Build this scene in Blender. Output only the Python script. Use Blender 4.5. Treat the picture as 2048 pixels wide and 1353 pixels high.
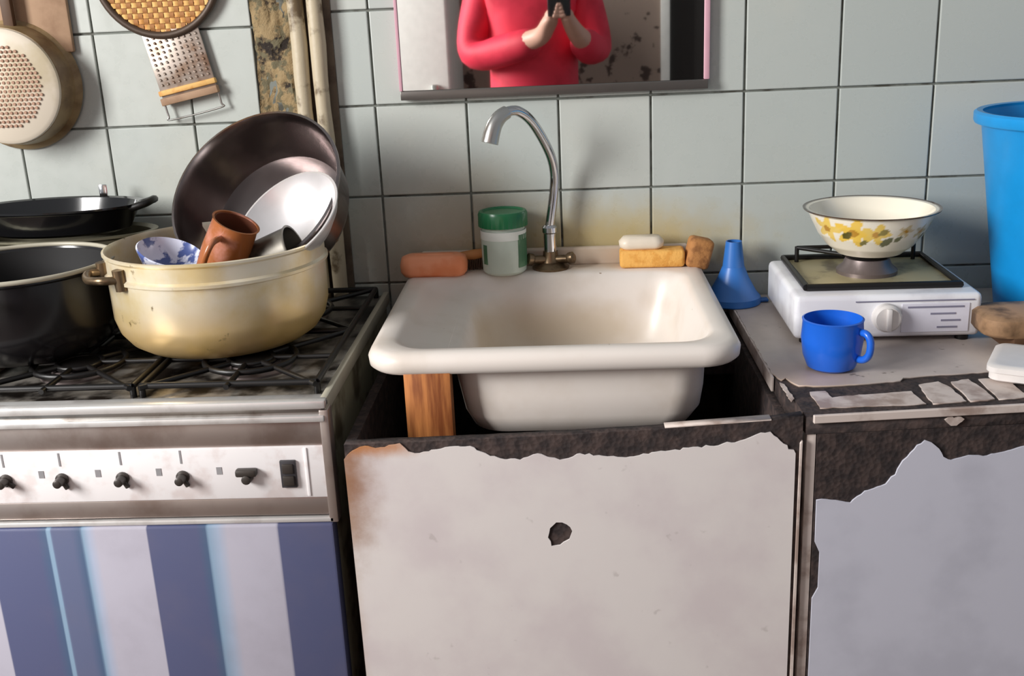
import bpy, bmesh, math, random
from mathutils import Vector, Matrix
random.seed(7)
PI = math.pi
for o in list(bpy.data.objects): bpy.data.objects.remove(o)
S = bpy.context.scene
C = S.collection

# ------------------------------------------------------------------ camera
def cam_axes(pitch, yaw, roll):
    f = Vector((-math.sin(yaw)*math.cos(pitch), math.cos(yaw)*math.cos(pitch), -math.sin(pitch)))
    r = Vector((math.cos(yaw), math.sin(yaw), 0)); u = r.cross(f)
    return math.cos(roll)*r+math.sin(roll)*u, -math.sin(roll)*r+math.cos(roll)*u, f
CAM = Vector((.3055, -1.7822, 1.3003))
r_, u_, f_ = cam_axes(.302, .0548, -.0441)
cd = bpy.data.cameras.new('camera'); cd.sensor_width = 36; cd.lens = 2146.18/2048*36; cd.clip_start = .01
cam = bpy.data.objects.new('camera', cd); C.objects.link(cam)
cam.matrix_world = Matrix(((r_.x, u_.x, -f_.x, CAM.x), (r_.y, u_.y, -f_.y, CAM.y), (r_.z, u_.z, -f_.z, CAM.z), (0, 0, 0, 1)))
S.camera = cam
# ------------------------------------------------------------------ light
w = bpy.data.worlds.new('daylight'); S.world = w; w.use_nodes = True
bg = w.node_tree.nodes['Background']; bg.inputs[0].default_value = (.93, .96, 1, 1); bg.inputs[1].default_value = .3
ld = bpy.data.lights.new('window_left_offscreen', 'AREA'); ld.shape = 'RECTANGLE'; ld.size = 1.0; ld.size_y = 1.2; ld.energy = 132; ld.color = (1, .985, .965)
lo = bpy.data.objects.new('window_left_offscreen', ld); C.objects.link(lo)
lo.location = (-2.0, -1.85, 1.95)
lo.rotation_euler = Vector((1, 0, 0)).to_track_quat('-Z', 'Y').to_euler()
S.view_settings.view_transform = 'Standard'; S.view_settings.look = 'None'; S.view_settings.gamma = 1
S.view_settings.exposure = .2; S.view_settings.use_curve_mapping = False

# ------------------------------------------------------------------ materials
def lin(c): return tuple((v/255/12.92 if v/255 <= .04045 else ((v/255+.055)/1.055)**2.4) for v in c)
def rgba(c): return (*lin(c), 1)
class NT:
    def __init__(s, name):
        s.m = bpy.data.materials.new(name); s.m.use_nodes = True; s.t = s.m.node_tree
        s.b = s.t.nodes['Principled BSDF']
    def n(s, typ, **k):
        x = s.t.nodes.new(typ)
        for a, v in k.items():
            if a.startswith('i_'):
                key = a[2:]; key = int(key) if key.isdigit() else key.replace('_', ' ')
                if hasattr(v, 'is_linked') or isinstance(v, bpy.types.NodeSocket): s.t.links.new(v, x.inputs[key])
                else: x.inputs[key].default_value = v
            else: setattr(x, a, v)
        return x
    def l(s, a, b): s.t.links.new(a, b)
    def pos(s, kind='Object'):
        return s.n('ShaderNodeTexCoord').outputs['Object'] if kind == 'Object' else s.n('ShaderNodeNewGeometry').outputs['Position']
    def noise(s, vec, scale, detail=4, rough=.55):
        return s.n('ShaderNodeTexNoise', i_Vector=vec, i_Scale=scale, i_Detail=detail, i_Roughness=rough).outputs['Fac']
    def rng(s, v, a, b, c=0., d=1.):
        return s.n('ShaderNodeMapRange', interpolation_type='SMOOTHSTEP', i_Value=v, i_1=a, i_2=b, i_3=c, i_4=d).outputs[0]
    def math(s, op, a, b=0.):
        return s.n('ShaderNodeMath', operation=op, i_0=a, i_1=b).outputs[0]
    def mix(s, f, a, b):
        x = s.n('ShaderNodeMix', data_type='RGBA')
        for sock, v in ((x.inputs[0], f), (x.inputs[6], a), (x.inputs[7], b)):
            if isinstance(v, bpy.types.NodeSocket): s.l(v, sock)
            else: sock.default_value = v if not isinstance(v, tuple) or len(v) == 4 else rgba(v)
        return x.outputs[2]
    def blob(s, vec, c, rad, nz=None, amt=.6, hard=.35):
        """soft stain of its own shape: distance to c in units of rad, frayed by a noise"""
        d = s.n('ShaderNodeVectorMath', operation='SUBTRACT', i_0=vec, i_1=c).outputs[0]
        d = s.n('ShaderNodeVectorMath', operation='DIVIDE', i_0=d, i_1=rad).outputs[0]
        d = s.n('ShaderNodeVectorMath', operation='LENGTH', i_0=d).outputs['Value']
        if nz is not None: d = s.math('ADD', d, s.math('MULTIPLY', s.math('SUBTRACT', nz, .5), amt*2))
        return s.rng(d, 1+hard, 1-hard)
    def bump(s, h, strength=.3, dist=.002):
        b = s.n('ShaderNodeBump', i_Strength=strength, i_Distance=dist, i_Height=h); s.l(b.outputs[0], s.b.inputs['Normal'])
    def base(s, c):
        if isinstance(c, bpy.types.NodeSocket): s.l(c, s.b.inputs['Base Color'])
        else: s.b.inputs['Base Color'].default_value = rgba(c)
    def set(s, rough=None, metal=None, spec=None, coat=None):
        for k, v in (('Roughness', rough), ('Metallic', metal), ('Specular IOR Level', spec), ('Coat Weight', coat)):
            if v is None: continue
            if isinstance(v, bpy.types.NodeSocket): s.l(v, s.b.inputs[k])
            else: s.b.inputs[k].default_value = v
def mk(name, col, rough=.5, metal=0., col2=None, scale=30, lo=.45, hi=.65, bump=0., bscale=None, coat=0.):
    t = NT(name); v = t.pos()
    if col2 is not None: t.base(t.mix(t.rng(t.noise(v, scale, 6), lo, hi), col, col2))
    else:
        d = tuple(max(0, c*.9) for c in col); t.base(t.mix(t.noise(v, scale, 4), col, d))
    t.set(rough, metal, None, coat)
    if bump: t.bump(t.noise(v, bscale or scale*3, 4), bump)
    return t.m

M = {}
# wall tiles: glazed pale grey green, grease low down by the cooker and the sink
t = NT('glazed_tile'); P = t.pos('geo')
oi = t.n('ShaderNodeObjectInfo').outputs['Random']
c = t.mix(oi, (190, 194, 188), (178, 185, 181))
n1 = t.noise(P, 9, 6); n2 = t.noise(P, 30, 5)
c = t.mix(t.math('MULTIPLY', t.rng(t.noise(P, 4, 5), .5, .75), .25), c, (205, 200, 182))
greas = t.blob(P, (.38, 0, .9), (.2, 1, .06), n2, .45, .7)
c = t.mix(t.math('MULTIPLY', greas, .75), c, (190, 168, 104))
g2 = t.blob(P, (.12, 0, .92), (.16, 1, .1), n1, .5, .6)
c = t.mix(t.math('MULTIPLY', g2, .45), c, (160, 138, 100))
t.base(c); t.set(t.rng(n2, .3, .7, .22, .4)); t.bump(t.noise(P, 14, 2), .04); M['tile'] = t.m
M['grout'] = mk('grout', (124, 128, 122), .9, col2=(78, 76, 68), scale=20)
M['plaster'] = mk('plaster', (196, 190, 176), .9)
M['floor'] = mk('floor_lino', (96, 74, 58), .6, col2=(70, 54, 44), scale=8)
M['wallpaper'] = mk('wallpaper', (152, 132, 120), .8, col2=(70, 54, 48), scale=14, lo=.56, hi=.62)
# flaking strip
t = NT('flaking_plaster'); P = t.pos(); n = t.noise(P, 22, 6, .65)
c = t.mix(t.rng(n, .4, .5), (34, 24, 16), (150, 128, 92)); c = t.mix(t.rng(t.noise(P, 60, 3), .5, .6), c, (104, 96, 72))
t.base(c); t.set(.85); t.bump(n, .8, .01); M['flake'] = t.m
M['pipe'] = mk('old_cream_paint', (188, 174, 148), .5, col2=(104, 86, 62), scale=26, lo=.52, hi=.66, bump=.3)
M['soot_board'] = mk('grimy_board', (104, 90, 74), .8, col2=(80, 66, 54), scale=20)
# metals
M['chrome'] = mk('chrome', (205, 205, 208), .12, 1)
M['rail'] = mk('worn_bright_rail', (226, 224, 222), .35, .45, col2=(196, 190, 186), scale=14)
M['steel'] = mk('brushed_steel', (190, 188, 184), .3, 1, col2=(140, 130, 122), scale=14)
M['band'] = mk('stained_steel', (178, 166, 160), .38, .8, col2=(150, 134, 126), scale=9)
t = NT('greasy_cooktop'); P = t.pos(); n = t.noise(P, 18, 6)
t.base(t.mix(t.rng(n, .38, .6), (156, 150, 142), (34, 28, 24))); t.set(.35, .5); t.bump(n, .2); M['cooktop'] = t.m
t = NT('aluminium_pot'); P = t.pos('geo'); O = t.pos(); n = t.noise(O, 12, 6)
c = t.mix(t.rng(n, .4, .7), (240, 230, 208), (226, 204, 152))
sx = t.n('ShaderNodeSeparateXYZ', i_0=O).outputs[2]
c = t.mix(t.math('MULTIPLY', t.rng(t.math('ADD', sx, t.math('MULTIPLY', t.math('SUBTRACT', n, .5), .06)), .1, .02), .75), c, (222, 180, 96))
c = t.mix(t.rng(t.noise(O, 40, 5), .66, .74), c, (120, 96, 56))
t.base(c); t.set(.34, .5); M['alupot'] = t.m
M['alu'] = mk('polished_aluminium', (158, 148, 146), .24, 1, col2=(128, 118, 116), scale=8)
M['bowlsteel'] = mk('bright_bowl', (240, 236, 236), .36, .6)
M['darkalu'] = mk('dull_aluminium', (120, 116, 98), .45, .7, col2=(80, 74, 58), scale=12)
M['iron'] = mk('black_iron', (22, 20, 20), .4, .2)
M['blackenamel'] = mk('black_enamel', (20, 20, 22), .14, 0, coat=.4)
t = NT('glossy_black_enamel'); P = t.pos()
c = t.mix(t.noise(P, 10), (18, 18, 20), (34, 32, 34))
t.base(c); t.set(.2); M['decor'] = t.m
M['lining'] = mk('matt_black_enamel', (26, 25, 26), .7)
M['rimcream'] = mk('worn_cream_rim', (184, 178, 160), .4)
# enamels
t = NT('sink_enamel'); P = t.pos(); n = t.noise(P, 9, 6)
c = t.mix(t.rng(n, .45, .75), (226, 217, 209), (214, 202, 190))
z = t.n('ShaderNodeSeparateXYZ', i_0=P).outputs[2]
i2 = t.blob(P, (.24, -.16, -.09), (.2, .14, .05), n, .7, .4)
c = t.mix(t.math('MULTIPLY', i2, .5), c, (182, 156, 110))
i3 = t.blob(P, (.27, -.02, .02), (.3, .03, .03), t.noise(P, 24, 5), .5, .6)
c = t.mix(t.math('MULTIPLY', i3, .5), c, (176, 146, 104))
c = t.mix(t.rng(t.noise(P, 60, 3), .735, .76), c, (150, 130, 112))
t.base(c); t.set(.36, 0, None, .05); M['sink'] = t.m
M['whiteenamel'] = mk('white_enamel', (236, 236, 240), .25, 0, col2=(216, 214, 220), scale=12)
M['panelwhite'] = mk('panel_white', (240, 236, 236), .35, 0, col2=(226, 216, 214), scale=30)
M['sideenamel'] = mk('grimy_enamel', (150, 146, 124), .5, 0, col2=(90, 80, 62), scale=14)
M['darkplastic'] = mk('dark_plastic', (58, 56, 60), .4)
M['knob'] = mk('knob_stem', (66, 60, 56), .4, .3)
M['dot'] = mk('grey_print', (150, 148, 150), .6)
# oven door stripes (print), x in the cooker's own space
t = NT('striped_oven_film'); P = t.pos(); x = t.n('ShaderNodeSeparateXYZ', i_0=P).outputs[0]
X0, X1 = -.5, 0.
ramp = t.n('ShaderNodeValToRGB', i_0=t.rng(x, X0, X1)); t.t.nodes.remove(ramp)
mr = t.n('ShaderNodeMapRange', i_0=x, i_1=X0, i_2=X1).outputs[0]
ramp = t.n('ShaderNodeValToRGB', i_0=mr); cr = ramp.color_ramp; cr.interpolation = 'LINEAR'
BL, LV, LB, TE = (84, 89, 122), (180, 177, 190), (132, 158, 182), (72, 94, 124)
st = [(-.5, LV), (-.459, LV), (-.457, BL), (-.392, BL), (-.378, TE), (-.377, LB), (-.372, LB), (-.371, (94, 102, 132)), (-.345, (94, 102, 132)), (-.333, TE), (-.33, LB), (-.322, (166, 176, 198)), (-.312, LV), (-.2455, LV), (-.2445, BL), (-.18, BL), (-.168, TE), (-.165, LB), (-.152, (160, 174, 196)), (-.14, LV), (-.0745, LV), (-.0735, BL), (0, BL)]
while len(cr.elements) < len(st): cr.elements.new(.5)
for e, (a, col) in zip(cr.elements, st): e.position = (a-X0)/(X1-X0); e.color = rgba(col)
n = t.noise(P, 12, 5); t.base(t.mix(t.math('MULTIPLY', t.rng(n, .45, .8), .18), ramp.outputs[0], (120, 110, 120))); t.set(.4); M['stripes'] = t.m
# boards and laminates
t = NT('bare_chipboard'); P = t.pos(); n = t.noise(P, 60, 5); v = t.n('ShaderNodeTexVoronoi', i_Vector=P, i_Scale=160.).outputs[0]
t.base(t.mix(t.rng(n, .35, .7), (38, 30, 30), (70, 56, 52))); t.set(.85); t.bump(v, .5, .002); M['chip'] = t.m
t = NT('worn_laminate_warm'); P = t.pos(); n = t.noise(P, 7, 6); nf = t.noise(P, 26, 6, .65)
c = t.mix(t.rng(n, .4, .7), (216, 209, 206), (206, 196, 196))
b1 = t.blob(P, (.015, 0, .74), (.045, 1, .1), nf, .5, .6); c = t.mix(t.math('MULTIPLY', b1, .9), c, (136, 86, 42))
b2 = t.blob(P, (.07, 0, .785), (.05, 1, .014), nf, .5, .6); c = t.mix(t.math('MULTIPLY', b2, .9), c, (178, 112, 52))
b3 = t.blob(P, (.0, 0, .5), (.025, 1, .3), nf, .5, .6); c = t.mix(t.math('MULTIPLY', b3, .6), c, (178, 150, 122))
c = t.mix(t.math('MULTIPLY', t.rng(t.noise(P, 34, 3), .68, .74), .35), c, (160, 150, 146))
t.base(c); t.set(.45); M['lamwarm'] = t.m
M['lamcool'] = mk('worn_laminate_cool', (200, 200, 212), .42, 0, col2=(188, 188, 200), scale=6)
t = NT('worktop_laminate'); P = t.pos(); n = t.noise(P, 9, 6)
c = t.mix(t.rng(n, .4, .7), (196, 184, 176), (176, 164, 158))
c = t.mix(t.math('MULTIPLY', t.blob(P, (.62, -.42, .81), (.06, .06, 1), n, .5, .6), .4), c, (190, 150, 116))
c = t.mix(t.rng(t.noise(P, 44, 4), .66, .72), c, (132, 120, 112))
t.base(c); t.set(.45); M['worktop'] = t.m
M['edge'] = mk('pale_edging', (206, 192, 184), .5, 0, col2=(160, 140, 130), scale=20)
M['wood'] = mk('orange_wood', (196, 132, 74), .55, 0, col2=(146, 84, 42), scale=12)
t = NT('grained_wood'); P = t.pos(); mp = t.n('ShaderNodeMapping', i_0=P); mp.inputs['Scale'].default_value = (60, 60, 5)
n = t.noise(mp.outputs[0], 1.5, 5); t.base(t.mix(t.rng(n, .3, .7), (204, 132, 72), (126, 66, 30))); t.set(.55); M['grain'] = t.m
M['board'] = mk('brown_board', (168, 136, 108), .7, 0, col2=(140, 108, 82), scale=12)
M['brownwood'] = mk('dark_worn_wood', (158, 124, 92), .6, 0, col2=(84, 62, 42), scale=16)
M['darkbrown'] = mk('dark_brown_strap', (86, 58, 36), .6)
# small things
M['colander'] = mk('cream_colander', (214, 202, 184), .4, 0, col2=(192, 178, 150), scale=10)
M['colrim'] = mk('brown_stained_rim', (150, 126, 88), .45, 0, col2=(108, 82, 52), scale=12)
M['hole'] = mk('dark_hole', (176, 138, 116), .8)
M['straw'] = mk('straw_yellow', (222, 176, 104), .7, 0, col2=(196, 132, 62), scale=40)
M['strawdark'] = mk('straw_brown', (168, 112, 58), .7)
M['rimdark'] = mk('dark_rim', (78, 62, 50), .5, .3)
M['grater'] = mk('dull_tin', (168, 156, 146), .4, .7, col2=(140, 116, 98), scale=30)
M['blue'] = mk('blue_plastic', (30, 104, 220), .3, 0, coat=.2)
M['blue2'] = mk('mid_blue_plastic', (52, 116, 196), .35)
M['bucket'] = mk('sky_blue_plastic', (18, 150, 222), .35)
M['pink'] = mk('orange_pink_soap', (246, 160, 118), .45, 0, col2=(236, 140, 92), scale=20)
M['yellow'] = mk('yellow_sponge', (236, 178, 92), .8, 0, col2=(220, 156, 70), scale=60, bump=.5, bscale=200)
M['soap'] = mk('white_soap', (240, 226, 206), .4)
M['brownsponge'] = mk('brown_sponge', (176, 122, 70), .85, 0, col2=(140, 92, 50), scale=60, bump=.5, bscale=200)
M['green'] = mk('green_plastic', (30, 108, 66), .3)
M['jar'] = mk('milky_plastic', (206, 218, 206), .3)
M['label'] = mk('white_label', (238, 242, 236), .5)
M['labelgreen'] = mk('green_label', (62, 108, 78), .5, 0, col2=(96, 136, 104), scale=40)
M['brass'] = mk('tarnished_brass', (128, 108, 84), .35, .8, col2=(88, 72, 54), scale=40)
M['terra'] = mk('amber_glaze', (160, 96, 56), .25, 0, col2=(208, 150, 138), scale=14)
M['darkin'] = mk('brown_glaze', (112, 64, 46), .3)
M['whiteplastic'] = mk('white_plastic', (234, 228, 224), .4)
M['tray'] = mk('grimy_yellow_tray', (176, 164, 128), .4, .3, col2=(112, 100, 78), scale=20)
M['burner'] = mk('burner_metal', (128, 116, 114), .4, .6)
M['sticker'] = mk('sticker', (222, 220, 232), .5)
M['print'] = mk('grey_lettering', (128, 126, 146), .6)
M['bluepat'] = mk('blue_white_glaze', (214, 218, 236), .2, 0, col2=(76, 92, 150), scale=34, lo=.46, hi=.54)
M['greycup'] = mk('tarnished_tin', (120, 116, 108), .4, .7, col2=(76, 74, 70), scale=20)
M['red'] = mk('red_jacket', (226, 44, 72), .65, 0, col2=(204, 34, 60), scale=10)
M['trousers'] = mk('dark_trousers', (42, 44, 56), .8)
M['skin'] = mk('skin', (222, 170, 150), .5)
M['hair'] = mk('dark_hair', (48, 34, 26), .6)
M['eye'] = mk('eye', (40, 30, 28), .2)
M['phone'] = mk('black_phone', (24, 24, 30), .2)
M['fridge'] = mk('fridge_white', (244, 241, 236), .35)
M['doorway_shade'] = mk('unlit_doorway_dark', (46, 40, 38), .6)  # shade of an unlit doorway put into a near-black base colour
M['pinkplastic'] = mk('pink_plastic', (222, 172, 186), .35)
M['greystrip'] = mk('grey_strip', (96, 90, 86), .3, .4)
t = NT('mirror_silver'); t.base((225, 228, 226)); t.set(.02, 1); M['mirror'] = t.m
t = NT('painted_enamel_bowl'); a = t.n('ShaderNodeVertexColor', layer_name='Col').outputs[0]; t.l(a, t.b.inputs['Base Color']); t.set(.2, 0, None, .3); M['bowlpaint'] = t.m

# ------------------------------------------------------------------ mesh helpers
def tag(o, label=None, cat=None, group=None, kind=None):
    for k, v in (('label', label), ('category', cat), ('group', group), ('kind', kind)):
        if v: o[k] = v
    return o
def thing(name, label, cat, loc=(0, 0, 0), rotz=0, group=None):
    o = bpy.data.objects.new(name, None); C.objects.link(o); o.empty_display_size = .02
    o.location = loc; o.rotation_euler = (0, 0, rotz); return tag(o, label, cat, group)
def finish(bm, name, mat, parent=None, smooth=35, mx=None, mod=None):
    if mx is not None: bm.transform(mx)
    bmesh.ops.recalc_face_normals(bm, faces=bm.faces)
    me = bpy.data.meshes.new(name); bm.to_mesh(me); bm.free()
    if smooth:
        me.polygons.foreach_set('use_smooth', [True]*len(me.polygons)); me.set_sharp_from_angle(angle=math.radians(smooth))
    me.materials.append(M[mat] if isinstance(mat, str) else mat)
    o = bpy.data.objects.new(name, me); C.objects.link(o)
    if parent: o.parent = parent
    return o
def add_box(bm, x0, x1, y0, y1, z0, z1, bev=0, seg=2):
    r = bmesh.ops.create_cube(bm, size=1)
    for v in r['verts']: v.co = Vector((x0+(v.co.x+.5)*(x1-x0), y0+(v.co.y+.5)*(y1-y0), z0+(v.co.z+.5)*(z1-z0)))
    if bev:
        es = list({e for v in r['verts'] for e in v.link_edges})
        bmesh.ops.bevel(bm, geom=es, offset=bev, segments=seg, affect='EDGES', profile=.5)
def box(name, mat, parent, x0, x1, y0, y1, z0, z1, bev=.002, seg=2, mx=None):
    bm = bmesh.new(); add_box(bm, x0, x1, y0, y1, z0, z1, bev, seg); return finish(bm, name, mat, parent, mx=mx)
def rings(bm, R, closed=False, cap0=True, cap1=True):
    V = [[bm.verts.new(p) for p in r] for r in R]; n = len(V[0])
    for a, b in zip(V, V[1:]):
        for i in range(n): bm.faces.new((a[i], a[(i+1) % n], b[(i+1) % n], b[i]))
    if closed:
        a, b = V[-1], V[0]
        for i in range(n): bm.faces.new((a[i], a[(i+1) % n], b[(i+1) % n], b[i]))
    else:
        if cap0: bm.faces.new(V[0][::-1])
        if cap1: bm.faces.new(V[-1])
def lathe(name, mat, parent, prof, seg=48, mx=None, sx=1, sy=1, closed=False, cap0=True, cap1=True, smooth=35):
    bm = bmesh.new()
    rings(bm, [[(r*sx*math.cos(2*PI*i/seg), r*sy*math.sin(2*PI*i/seg), z) for i in range(seg)] for r, z in prof], closed, cap0, cap1)
    return finish(bm, name, mat, parent, smooth, mx)
def frames(path):
    path = [Vector(p) for p in path]; out = []; up = None
    for i, p in enumerate(path):
        d = (path[min(i+1, len(path)-1)]-path[max(i-1, 0)]).normalized()
        if up is None: up = d.orthogonal().normalized()
        up = (up-d*up.dot(d)).normalized(); out.append((p, up, d.cross(up)))
    return out
def add_tube(bm, path, rad, seg=10, loop=False):
    R = []
    fr = frames(path)
    for i, (p, a, b) in enumerate(fr):
        r = rad[i] if isinstance(rad, (list, tuple)) else rad
        R.append([p+a*(r*math.cos(2*PI*k/seg))+b*(r*math.sin(2*PI*k/seg)) for k in range(seg)])
    rings(bm, R, loop)
def tube(name, mat, parent, path, rad, seg=10, loop=False, mx=None):
    bm = bmesh.new(); add_tube(bm, path, rad, seg, loop); return finish(bm, name, mat, parent, 60, mx)
def smoothpath(pts, n=8):
    pts = [Vector(p) for p in pts]; out = []
    for i in range(len(pts)-1):
        p0, p1, p2, p3 = pts[max(i-1, 0)], pts[i], pts[i+1], pts[min(i+2, len(pts)-1)]
        for k in range(n):
            t = k/n; out.append(.5*((2*p1)+(p2-p0)*t+(2*p0-5*p1+4*p2-p3)*t*t+(3*p1-p0-3*p2+p3)*t**3))
    return out+[pts[-1]]
def circle(c, r, n, ax='xy', a0=0, a1=2*PI, end=False):
    out = []
    for i in range(n+(1 if end else 0)):
        a = a0+(a1-a0)*i/n; u, v = r*math.cos(a), r*math.sin(a)
        out.append(Vector(c)+(Vector((u, v, 0)) if ax == 'xy' else Vector((u, 0, v)) if ax == 'xz' else Vector((0, u, v))))
    return out
def prism(name, mat, parent, outline, d0, d1, plane='xz', holes=(), smooth=0):
    """flat sheet of real thickness with holes; outline in x,z (depth y) or x,y (depth z)"""
    cu = bpy.data.curves.new(name, 'CURVE'); cu.dimensions = '2D'; cu.fill_mode = 'BOTH'; cu.extrude = abs(d1-d0)/2
    for pts in [outline, *holes]:
        sp = cu.splines.new('POLY'); sp.points.add(len(pts)-1); sp.use_cyclic_u = True
        for p, q in zip(sp.points, pts): p.co = (q[0], q[1], 0, 1)
    tmp = bpy.data.objects.new('tmp', cu); C.objects.link(tmp)
    me = bpy.data.meshes.new_from_object(tmp.evaluated_get(bpy.context.evaluated_depsgraph_get()))
    bpy.data.objects.remove(tmp); bpy.data.curves.remove(cu)
    bm = bmesh.new(); bm.from_mesh(me); bpy.data.meshes.remove(me)
    m = (d0+d1)/2
    for v in bm.verts: v.co = Vector((v.co.x, m-v.co.z, v.co.y)) if plane == 'xz' else Vector((v.co.x, v.co.y, m+v.co.z))
    bmesh.ops.remove_doubles(bm, verts=bm.verts, dist=1e-6)
    return finish(bm, name, mat, parent, smooth)
def ragged(pts, amp=.003, step=.006, seed=1):
    rd = random.Random(seed); out = [pts[0]]
    for a, b in zip(pts, pts[1:]):
        L = math.hypot(b[0]-a[0], b[1]-a[1]); n = max(1, int(L/step))
        for k in range(1, n+1):
            t = k/n; q = (a[0]+(b[0]-a[0])*t, a[1]+(b[1]-a[1])*t)
            out.append(q if k == n else (q[0]+rd.uniform(-amp, amp), q[1]+rd.uniform(-amp, amp)))
    return out
def rrect(x0, x1, y0, y1, r, z, n=8):
    out = []
    for cx, cy, a in ((x1-r, y1-r, 0), (x0+r, y1-r, PI/2), (x0+r, y0+r, PI), (x1-r, y0+r, 1.5*PI)):
        for k in range(n+1):
            t = a+PI/2*k/n; out.append((cx+r*math.cos(t), cy+r*math.sin(t), z))
    return out
def axis_mx(loc, d):
    return Matrix.Translation(Vector(loc)) @ Vector(d).normalized().to_track_quat('Z', 'Y').to_matrix().to_4x4()

# ------------------------------------------------------------------ the room
bm = bmesh.new(); add_box(bm, -1.6, 2.0, .0045, .12, 0, 2.4)
wall = tag(finish(bm, 'wall_back', 'grout', smooth=0), 'kitchen wall of pale green tiles behind the sink', None, None, 'structure')
G = .0017
def tile_mesh(wd, ht):
    bm = bmesh.new(); add_box(bm, -wd/2+G, wd/2-G, 0, .008, -ht/2+G, ht/2-G, .0016, 2)
    bmesh.ops.recalc_face_normals(bm, faces=bm.faces)
    me = bpy.data.meshes.new('tile'); bm.to_mesh(me); bm.free(); me.materials.append(M['tile']); return me
cache = {}
def tiles(xs, zs):
    for a, b in zip(xs, xs[1:]):
        for c_, d in zip(zs, zs[1:]):
            k = (round(b-a, 4), round(d-c_, 4))
            if k not in cache: cache[k] = tile_mesh(*k)
            o = bpy.data.objects.new('tile', cache[k]); C.objects.link(o); o.parent = wall
            o.location = ((a+b)/2, random.uniform(-.0004, .0004), (c_+d)/2)
            o.rotation_euler = (random.uniform(-.004, .004), random.uniform(-.003, .003), random.uniform(-.004, .004))
tiles([-.062]+[.15*i for i in range(0, 10)], [.70, .85, 1.0, 1.15, 1.30, 1.45, 1.6])
tiles([-.902, -.753, -.603, -.453, -.304, -.19], [.68, .83, .981, 1.131, 1.282, 1.432, 1.582])
# strip of bare flaking plaster between the two tiled fields
bm = bmesh.new(); bmesh.ops.create_grid(bm, x_segments=14, y_segments=120, size=.5)
rd = random.Random(4)
for v in bm.verts:
    x, z = v.co.x, v.co.y
    v.co = Vector((-.156+x*.066, .003-rd.uniform(0, .006)-.004*math.sin(z*37+x*5), 1.0+z*1.2))
o = finish(bm, 'trim_1', 'flake', None, 60); tag(o, 'strip of bare flaking plaster beside the tiled wall', None, None, 'structure')
o = box('trim_2', 'soot_board', None, -.124, -.06, -.004, .02, .5, 1.6, .002); tag(o, 'grimy brown board behind the two painted pipes', None, None, 'structure')
for k, (x, lab) in enumerate(((-.112, 'cream painted gas pipe next to the flaking plaster strip'), (-.081, 'cream painted gas pipe next to the pale green tiles'))):
    rd = random.Random(k)
    path = [(x+rd.uniform(-.001, .001), -.018+rd.uniform(-.001, .001), .55+i*.05) for i in range(22)]
    o = tube('gas_pipe', 'pipe', None, path, [.0125+rd.uniform(-.0006, .0012) for _ in path], 14); tag(o, lab, 'pipe', None)
o = box('floor', 'floor', None, -1.6, 2.0, -3.4, .12, -.05, 0, 0); tag(o, None, None, None, 'structure')
o = box('wall_front', 'wallpaper', None, -1.6, .76, -3.4, -3.3, 0, 2.4, 0); tag(o, 'wallpapered wall behind the photographer', None, None, 'structure')
o = box('doorway_slab_1', 'doorway_shade', None, .80, 1.55, -3.39, -3.36, 0, 2.0, .003); tag(o, 'dark slab standing in for the unlit doorway seen in the mirror', None, None, 'structure')  # dark slab in place of an open doorway, its darkness painted on
o = box('trim_3', 'fridge', None, .76, .80, -3.42, -3.28, 0, 2.05, .003); tag(o, 'pale door frame seen in the mirror', None, None, 'structure')
fr = thing('refrigerator', 'white refrigerator reflected at the edge of the mirror', 'refrigerator', (-.44, -3.0, 0))
box('body', 'fridge', fr, -.3, .3, -.28, .25, 0, 1.5, .02, 3); box('door', 'fridge', fr, -.3, .3, .255, .3, .05, 1.48, .015, 3); box('handle', 'steel', fr, .22, .25, .3, .33, .7, 1.0, .006)

# ------------------------------------------------------------------ mirror
mi = thing('wall_mirror', 'wall mirror with pink side edge and grey bottom ledge above the tap', 'mirror', (.293, 0, 1.16))
box('glass', 'mirror', mi, -.244, .242, -.012, -.002, .012, .5, .0006, 1)
box('backing', 'greystrip', mi, -.247, .246, -.004, .001, .0, .505, .001)
box('ledge', 'greystrip', mi, -.247, .246, -.02, -.001, -.002, .012, .001)
box('edge_strip', 'pinkplastic', mi, .240, .249, -.016, -.001, .012, .5, .002)
box('edge_strip', 'pinkplastic', mi, -.249, -.244, -.015, -.001, .012, .5, .001)

# ------------------------------------------------------------------ gas cooker
sv = thing('gas_cooker', 'old gas cooker with striped blue oven door and bare knob stems', 'cooker', (0, 0, 0))
box('body', 'sideenamel', sv, -.5, -.002, -.53, -.03, .06, .832, .004)
box('cooktop', 'cooktop', sv, -.5, .0, -.545, -.03, .828, .836, .002)
box('front_apron', 'rail', sv, -.494, -.006, -.545, -.517, .835, .8385, .001)
box('edge_rail', 'rimcream', sv, -.006, .004, -.55, -.03, .822, .843, .003)
box('edge_rail', 'rimcream', sv, -.504, -.494, -.55, -.03, .822, .843, .003)
box('front_rail', 'rail', sv, -.5, .004, -.556, -.54, .832, .8435, .003)
box('front_rail', 'steel', sv, -.5, .002, -.55, -.53, .823, .833, .001)
box('front_rail', 'rail', sv, -.5, .001, -.556, -.53, .815, .8235, .002)
box('panel_band', 'band', sv, -.5, -.003, -.549, -.53, .781, .815, .001)
box('control_panel', 'panelwhite', sv, -.5, -.003, -.552, -.53, .711, .782, .002)
box('panel_band', 'band', sv, -.5, -.003, -.550, -.53, .686, .711, .002)
box('front_rail', 'rail', sv, -.5, .0, -.553, -.53, .677, .683, .001)
box('corner_trim', 'band', sv, -.006, .006, -.553, -.53, .676, .83, .002)
box('corner_trim', 'panelwhite', sv, -.030, -.026, -.5535, -.55, .714, .78, .0005)
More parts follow.
